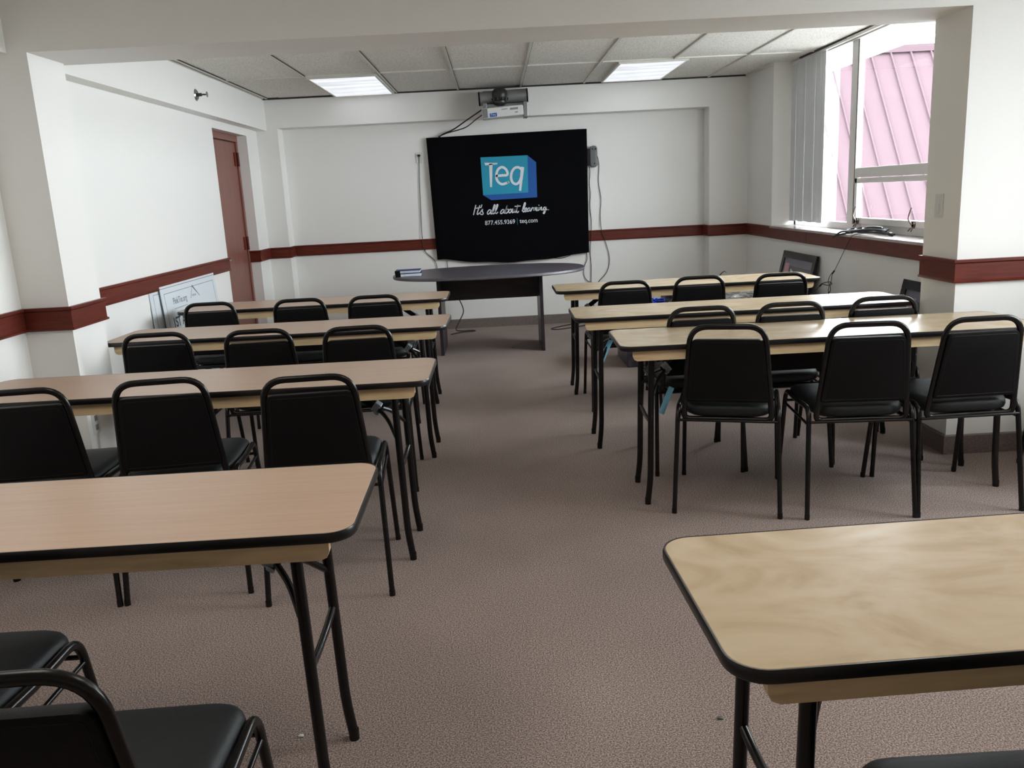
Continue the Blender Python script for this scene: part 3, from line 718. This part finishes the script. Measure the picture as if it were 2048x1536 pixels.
m = MB(); m.disc((-.01, -.0705, .08), (0, -1, 0), .007, .002); m.disc((.022, -.0705, .08), (0, -1, 0), .007, .002); m.disc((.01, -.0705, -.07), (0, -1, 0), .007, .002); m.build('button', 'blackpaint', cs)
wire('wall_cable', [(1.11, YR-.03, 1.86), (1.15, yw, 1.71), (1.14, yw, 1.52), (1.163, yw, 1.34), (1.15, yw, 1.16), (1.16, yw-.014, .98), (1.20, yw-.005, .87), (1.24, yw, .69), (1.21, yw, .55), (1.13, yw, .46), (1.09, yw, .42)], .0035, 'thin dark cable from the grey device bowing out to the right below the rail')
wire('wall_cable', [(1.045, YR-.03, 1.68), (1.05, yw, 1.60), (1.04, yw, 1.50), (1.05, yw, 1.40), (1.04, yw, 1.27), (1.05, yw, 1.12), (1.045, yw-.014, .96), (1.03, yw, .79), (1.035, yw, .62), (1.03, yw, .40), (1.05, yw, .20), (1.04, yw, .11)], .0035, 'thin dark cable hanging straight down from the grey device')
wire('wall_cable', [(.99, yw, .77), (.992, yw, .69), (.965, yw, .63), (.95, yw, .55), (.965, yw, .49), (1.0, yw, .45), (1.02, yw, .45)], .0035, 'short looped cable below the right corner of the covered screen')
wire('wall_cable', [(.60, yw, .735), (.70, yw, .72), (.80, yw, .745), (.86, yw, .785)], .0035, 'slack cable under the right part of the covered screen')
wire('floor_cable', [(-.48, 9.20, .42), (-.42, 9.22, .30), (-.40, 9.22, .20), (-.45, 9.20, .10), (-.49, 9.16, .02), (-.43, 9.10, .008), (-.30, 9.10, .008), (-.28, 9.06, .008), (-.36, 9.03, .008), (-.46, 8.98, .008), (-.53, 8.90, .008)], .006, 'black cable curling on the carpet behind the left leg of the oval desk')
wire('floor_cable', [(.95, 9.30, .006), (.80, 9.20, .006), (.60, 9.02, .006), (.54, 8.92, .006), (.62, 8.88, .006), (.82, 8.98, .006), (1.0, 9.12, .006)], .005, 'thin cable loop on the carpet to the right of the oval desk')

# ------------------------------------------------------------------ sprinkler, switch, outlet
sp = thing('sprinkler_head', 'chrome sprinkler head on the left soffit', 'sprinkler', (-2.31, 7.06, 2.325))
m = MB(); m.disc((0, 0, 0), (1, 0, 0), .047, .010, 28, .036); m.build('escutcheon', 'steel', sp, smooth=40)
m = MB(); m.tube([(.008, 0, 0), (.045, 0, 0)], .013, 12); m.tube(smoothline([(.045, -.012, 0), (.065, -.02, 0), (.085, 0, 0)]), .004, 6); m.tube(smoothline([(.045, .012, 0), (.065, .02, 0), (.085, 0, 0)]), .004, 6); m.build('nozzle', 'darkmetal', sp, smooth=40)
m = MB(); m.disc((.085, 0, 0), (1, 0, 0), .022, .003, 16); m.build('deflector', 'steel', sp, smooth=40)
sw = thing('light_switch', 'cream dimmer switch on the side of the right pier', 'switch', (2.275, 4.352, 1.265))
MB().box(-.007, 0, -.038, .038, -.060, .060).build('wall_plate', 'whiteplastic', sw, bevel=.002)
MB().box(-.011, -.007, -.012, .022, -.038, .010).build('rocker', 'whiteplastic', sw, bevel=.002)
MB().box(-.009, -.007, -.012, .022, .016, .036).build('sensor_window', 'alum', sw, bevel=.001)
pl = thing('wall_outlet', 'white outlet low on the side of the left pier', 'socket', (-2.109, 4.23, .395))
MB().box(0, .006, -.035, .035, -.057, .057).build('wall_plate', 'whiteplastic', pl, bevel=.002)
m = MB(); m.box(.006, .0075, -.014, .014, .010, .038); m.box(.006, .0075, -.014, .014, -.038, -.010); m.build('receptacle', 'inkgrey', pl)

# ------------------------------------------------------------------ vertical blind
vb = thing('vertical_blind', 'grey vertical blind drawn over the far end of the window', 'blind', (2.875, 7.99, 1.03))
MB().box(-.02, .02, -1.6, .33, 1.455, 1.475).build('head_rail', 'alum', vb)
for i in range(8):
    yc = -.425+i*.118; a = 0
    pts = [(-.5+q/6) for q in range(7)]
    ring0 = []
    for q in pts: 
        yy = q*.128; xx = -.001*math.cos(q*PI)+(.0025 if i % 2 else -.001); ring0.append((xx, yc+yy*math.cos(a)))
    back = [(x+.0012, y) for x, y in reversed(ring0)]
    m = MB(); m.prism(ring0+back, .02 if i % 2 else .016, 1.455); m.build('slat', 'blind', vb, smooth=30)
m = MB(); m.tube([(-.002, .41, 1.45), (0, .405, .02)], .002, 6); m.build('cord', 'whiteplastic', vb)

# ------------------------------------------------------------------ cord coil on the sill, security cables
cl = thing('extension_cord', 'coiled black power cord with plug lying on the window sill', 'cord', (2.80, 6.30, 1.006))
m = MB(); pts = []
loops = [(0, .02, .065, .20, .015), (-.01, -.05, .07, .23, .022), (.005, .06, .06, .17, .03), (-.02, .0, .075, .21, .038), (-.03, .14, .06, .20, .026), (.0, -.03, .06, .16, .044)]
for (ox, oy, rx, ry, z) in loops:
    for q in range(10):
        a = 2*PI*q/10+.6*ox*30; pts.append((ox+rx*math.cos(a)+random.uniform(-.008, .008), oy+ry*math.sin(a)+random.uniform(-.012, .012), z+.006*math.sin(a*2)))
pts += [(-.02, -.20, .03), (.0, -.28, .014)]
m.tube(smoothline(pts, 4), .0068, 6); m.build('cord', 'cable', cl, smooth=60)
m = MB(); m.tube(smoothline([(-.10, .12, .012), (-.135, .22, .02), (-.145, .32, -.01), (-.15, .36, -.03), (-.145, .30, -.012), (-.11, .10, .018), (-.06, -.02, .03)]), .0068, 6); m.build('cord', 'cable', cl, smooth=60)
m = MB(); m.tube([(.0, -.275, .014), (.0, -.32, .014)], .013, 10); m.box(-.008, -.005, -.345, -.32, .008, .02); m.box(.005, .008, -.345, -.32, .008, .02); m.build('plug', 'cable', cl, smooth=40)
lk = thing('security_cable', 'thin steel security cable hanging below the window sill with looped ends', 'cable', (2.66, 6.4, .95))
def Lk(*p): return [(x-2.66, y-6.4, z-.95) for x, y, z in p]
m = MB(); m.tube(smoothline(Lk((2.70, 6.33, 1.012), (2.668, 6.35, 1.00), (2.662, 6.42, .93), (2.66, 6.56, .79), (2.66, 6.65, .705))), .0025, 6); m.build('cable', 'cablewire', lk)
def eye(a, b, wd, r):   # closed eyelet between two points, spread sideways along the wall
    a, b = Vector(a), Vector(b); d = (b-a); sd = Vector((0, d.z, -d.y)).normalized()*wd
    P = [a, a+d*.3+sd*.6, a+d*.75+sd, b, a+d*.75-sd, a+d*.3-sd*.6]
    return smoothline([(p.x-2.66, p.y-6.4, p.z-.95) for p in P], 4, True)
m = MB(); m.tube(eye((2.655, 6.67, .695), (2.655, 6.735, .60), .026, 0), .0028, 6, True)
m.tube(eye((2.65, 6.86, .590), (2.65, 6.66, .612), .014, 0), .0042, 6, True)
m.tube(eye((2.652, 6.70, .60), (2.652, 6.715, .535), .02, 0), .0028, 6, True); m.build('cable_loop', 'cablewire', lk)
m = MB()
for p, q in (((2.66, 6.64, .715), (2.657, 6.672, .69)), ((2.65, 6.86, .59), (2.645, 6.90, .565)), ((2.652, 6.715, .54), (2.65, 6.725, .515))): m.tube(Lk(p, q), .0062, 8)
m.build('ferrule', 'blackpaint', lk)
m = MB(); m.tube(smoothline(Lk((2.645, 6.89, .57), (2.62, 6.97, .51), (2.56, 7.00, .44))), .0025, 6); m.tube(smoothline(Lk((2.65, 6.725, .52), (2.64, 6.74, .46), (2.60, 6.80, .34))), .0025, 6); m.build('cable', 'cablewire', lk)

# ------------------------------------------------------------------ framed pictures leaning below the sill
def picture(y0, y1, top_x, bot_x, h, label, variant):
    yc = (y0+y1)/2; t = thing('picture_frame', label, 'picture', (bot_x, yc, 0), 0, 'framed pictures leaning below the window')
    hw = (y1-y0)/2; al = math.atan2(top_x-bot_x, h); H = math.hypot(h, top_x-bot_x)
    R = Matrix.Rotation(al, 3, 'Y')
    def tr(pts): return [R @ Vector(p) for p in pts]
    def pbox(x0, x1, a0, a1, z0, z1):
        m = MB(); m.box(x0, x1, a0, a1, z0, z1); m.v = [tuple(R @ Vector(p)) for p in m.v]; return m
    f = MB(); fwid = .062
    for q in ((-hw, hw, 0, fwid), (-hw, hw, H-fwid, H), (-hw, -hw+fwid, fwid, H-fwid), (hw-fwid, hw, fwid, H-fwid)): f.box(-.012, .012, *q)
    f.v = [tuple(R @ Vector(p)) for p in f.v]; f.build('frame', 'blackpaint', t, bevel=.003)
    pbox(-.002, .010, -hw+fwid, hw-fwid, fwid, H-fwid).build('mat_board', 'picture_mat', t)
    a0, a1, z1 = -hw+fwid+.05, hw-fwid-.04, H-fwid-.045
    pbox(-.004, -.002, a0, a1-.13, .15, z1-.02).build('artwork', 'picture_dark', t)
    pbox(-.004, -.002, a1-.11, a1, .15, z1-.0).build('pink_panel', 'picture_pink', t)
    m = MB()
    for k in range(22):
        yy = random.uniform(a0+.03, a1-.17); zz = z1-.05-random.uniform(0, .4)
        m.add([(-.0045, yy, zz), (-.0045, yy+random.uniform(.008, .025), zz+random.uniform(-.03, .03)), (-.0045, yy+.008, zz+random.uniform(.015, .05)), (-.0045, yy-.006, zz+.02)], [(0, 1, 2, 3)])
    m.v = [tuple(R @ Vector(p)) for p in m.v]; m.build('artwork_marks', 'alum', t)
    return t
picture(7.02, 7.84, 2.675, 2.49, .80, 'black framed picture with a pink strip leaning behind the front right table', 0)
picture(4.72, 5.50, 2.675, 2.51, .76, 'black framed picture half hidden behind the right pier', 1)

# clutter on the floor by the window
m = MB(); m.box(-.34, .34, -.24, .24, 0, .515); bx = m.build('storage_box', 'cardboard', bevel=.004, shift=None); bx.location = (2.10, 6.76, 0)
tag(bx, 'white box on the floor under the window behind the front right table', 'box')
m = MB(); m.box(-.36, .36, -.28, .28, 0, .40); bx = m.build('storage_box', 'greybag', bevel=.01); bx.location = (1.38, 7.02, 0); tag(bx, 'dark grey box on the floor below the tangle of blue cable', 'box')
def blob(name, c, r, seed, material, label, cat, sq=(1, 1, 1)):
    bm = bmesh.new(); bmesh.ops.create_icosphere(bm, subdivisions=4, radius=1); rnd = random.Random(seed)
    dirs = [Vector((rnd.gauss(0, 1), rnd.gauss(0, 1), rnd.gauss(0, 1))).normalized() for _ in range(26)]
    for v in bm.verts:
        d = v.co.normalized(); k = 1
        for i, q in enumerate(dirs):
            k += .09*abs(math.sin(7*d.dot(q)+i)) - .045
        v.co = Vector((d.x*sq[0], d.y*sq[1], max(d.z, -.55)*sq[2]))*k*r
    me = bpy.data.meshes.new(name); bm.to_mesh(me); bm.free(); me.materials.append(MATS[material])
    for p in me.polygons: p.use_smooth = False
    o = bpy.data.objects.new(name, me); COL.objects.link(o); o.location = c; return tag(o, label, cat)
blob('plastic_bag', (1.98, 6.76, .585), .11, 3, 'clearplastic', 'crumpled clear plastic bag on the white box', 'bag', (1.7, 1.2, .75))
blob('grey_bag', (1.52, 6.98, .46), .11, 8, 'greybag', 'dark grey bag on the dark box beside the blue cable', 'bag', (1.2, 1.2, 1))
pts = []
for q in range(26):
    a = q*1.9; pts.append((1.31+.055*math.cos(a), 6.93+.05*math.sin(a*1.3), .47+.05*math.sin(a*.7)+random.uniform(-.02, .02)))
wire('blue_cable', pts, .008, 'tangle of blue cable on the dark box behind the front right table', 'cable', 'bluecable', k=5)
wire('wire_end', [(1.80, 7.2, .004), (1.82, 7.2, .3), (1.86, 7.2, .60), (1.905, 7.2, .675), (1.94, 7.2, .70), (1.955, 7.2, .685)], .004, 'small bent wire end rising behind the front right table', 'wire', 'cablewire')

# ------------------------------------------------------------------ posters against the left wall
def poster(x, y0, y1, ztop, lean, label, printed):
    yc = (y0+y1)/2; t = thing('poster_board', label, 'poster', (x+lean, yc, 0), 0, 'white foam posters against the left wall')
    hw = (y1-y0)/2; al = -math.atan2(lean, ztop); H = math.hypot(ztop, lean); R = Matrix.Rotation(al, 3, 'Y')
    def rb(*b):
        m = MB(); m.box(*b); m.v = [tuple(R @ Vector(p)) for p in m.v]; return m
    rb(-.005, 0, -hw, hw, 0, H).build('foam_board', 'board', t)
    m = MB(); b = .055; wln = .004
    for q in ((-hw+b, hw-b, H-b-wln, H-b), (-hw+b, -hw+b+wln, b, H-b), (hw-b-wln, hw-b, b, H-b), (-hw+b, hw-b, b, b+wln)): m.box(0, .0006, *q)
    m.v = [tuple(R @ Vector(p)) for p in m.v]; m.build('border_line', 'inkgrey', t)
    return t, R, H, hw
poster(-2.415, 5.87, 7.25, .925, .035, 'rear white poster board leaning on the left wall, mostly covered by another', False)
pt, Rq, HH, hw = poster(-2.40, 6.02, 7.20, .915, .065, 'front white poster board with triangle logo leaning on the left wall', True)
def ptm(y, z): # text matrix: text x -> +y, text y -> +z, facing +x
    base = Matrix(((0, 0, 1, .0008), (1, 0, 0, y), (0, 1, 0, z), (0, 0, 0, 1)))
    return Rq.to_4x4() @ base
yo = -(6.02+7.20)/2
text_mesh('logo_lettering', 'PinkTie.org', 'inkgrey', pt, ptm(6.22+yo, .755), size=.062, width=.28, depth=.0004)
m = MB()
for (ya, za, yb, zb_, wd) in ((6.58, .775, 6.65, .865, .005), (6.65, .865, 6.775, .775, .012)):
    d = Vector((0, yb-ya, zb_-za)).normalized(); nn = Vector((0, -d.z, d.y))*wd/2
    a = Vector((.0008, ya+yo, za)); b = Vector((.0008, yb+yo, zb_)); m.loft([[a+nn, a-nn, b-nn*.3, b+nn*.3], [p+Vector((.0004, 0, 0)) for p in (a+nn, a-nn, b-nn*.3, b+nn*.3)]])
m.v = [tuple(Rq @ Vector(p)) for p in m.v]; m.build('triangle_logo', 'ink', pt)
text_mesh('logo_lettering', 'asa', 'inkgrey', pt, ptm(6.62+yo, .785), size=.014, width=.085, depth=.0004)
m = MB(); m.box(.0006, .001, 6.22+yo, 6.49+yo, .735, .739); m.v = [tuple(Rq @ Vector(p)) for p in m.v]; m.build('rule_line', 'inkgrey', pt)
text_mesh('headline_lettering', '1ST ANNUAL', 'ink', pt, ptm(6.16+yo, .605), size=.075, width=.55, depth=.0004, bold=.02)

# specks on the carpet
def speck(c, r, seed, material, label):
    bm = bmesh.new(); bmesh.ops.create_icosphere(bm, subdivisions=2, radius=1); rnd = random.Random(seed)
    for v in bm.verts: v.co = Vector((v.co.x*r*1.4, v.co.y*r, max(v.co.z, -.3)*r*.5+r*.15))*rnd.uniform(.75, 1.2)
    me = bpy.data.meshes.new('crumb'); bm.to_mesh(me); bm.free(); me.materials.append(MATS[material])
    o = bpy.data.objects.new('crumb', me); COL.objects.link(o); o.location = c; tag(o, label, 'crumb')
speck((-.612, 2.071, .002), .006, 1, 'paper', 'tiny white crumb on the carpet beside the leg of the rearmost left table')
speck((.544, 2.043, .002), .007, 2, 'greyplastic', 'tiny dark speck on the carpet in the aisle near the viewer')
speck((.112, 7.931, .003), .014, 3, 'greyplastic', 'small dark speck on the carpet under the oval desk')
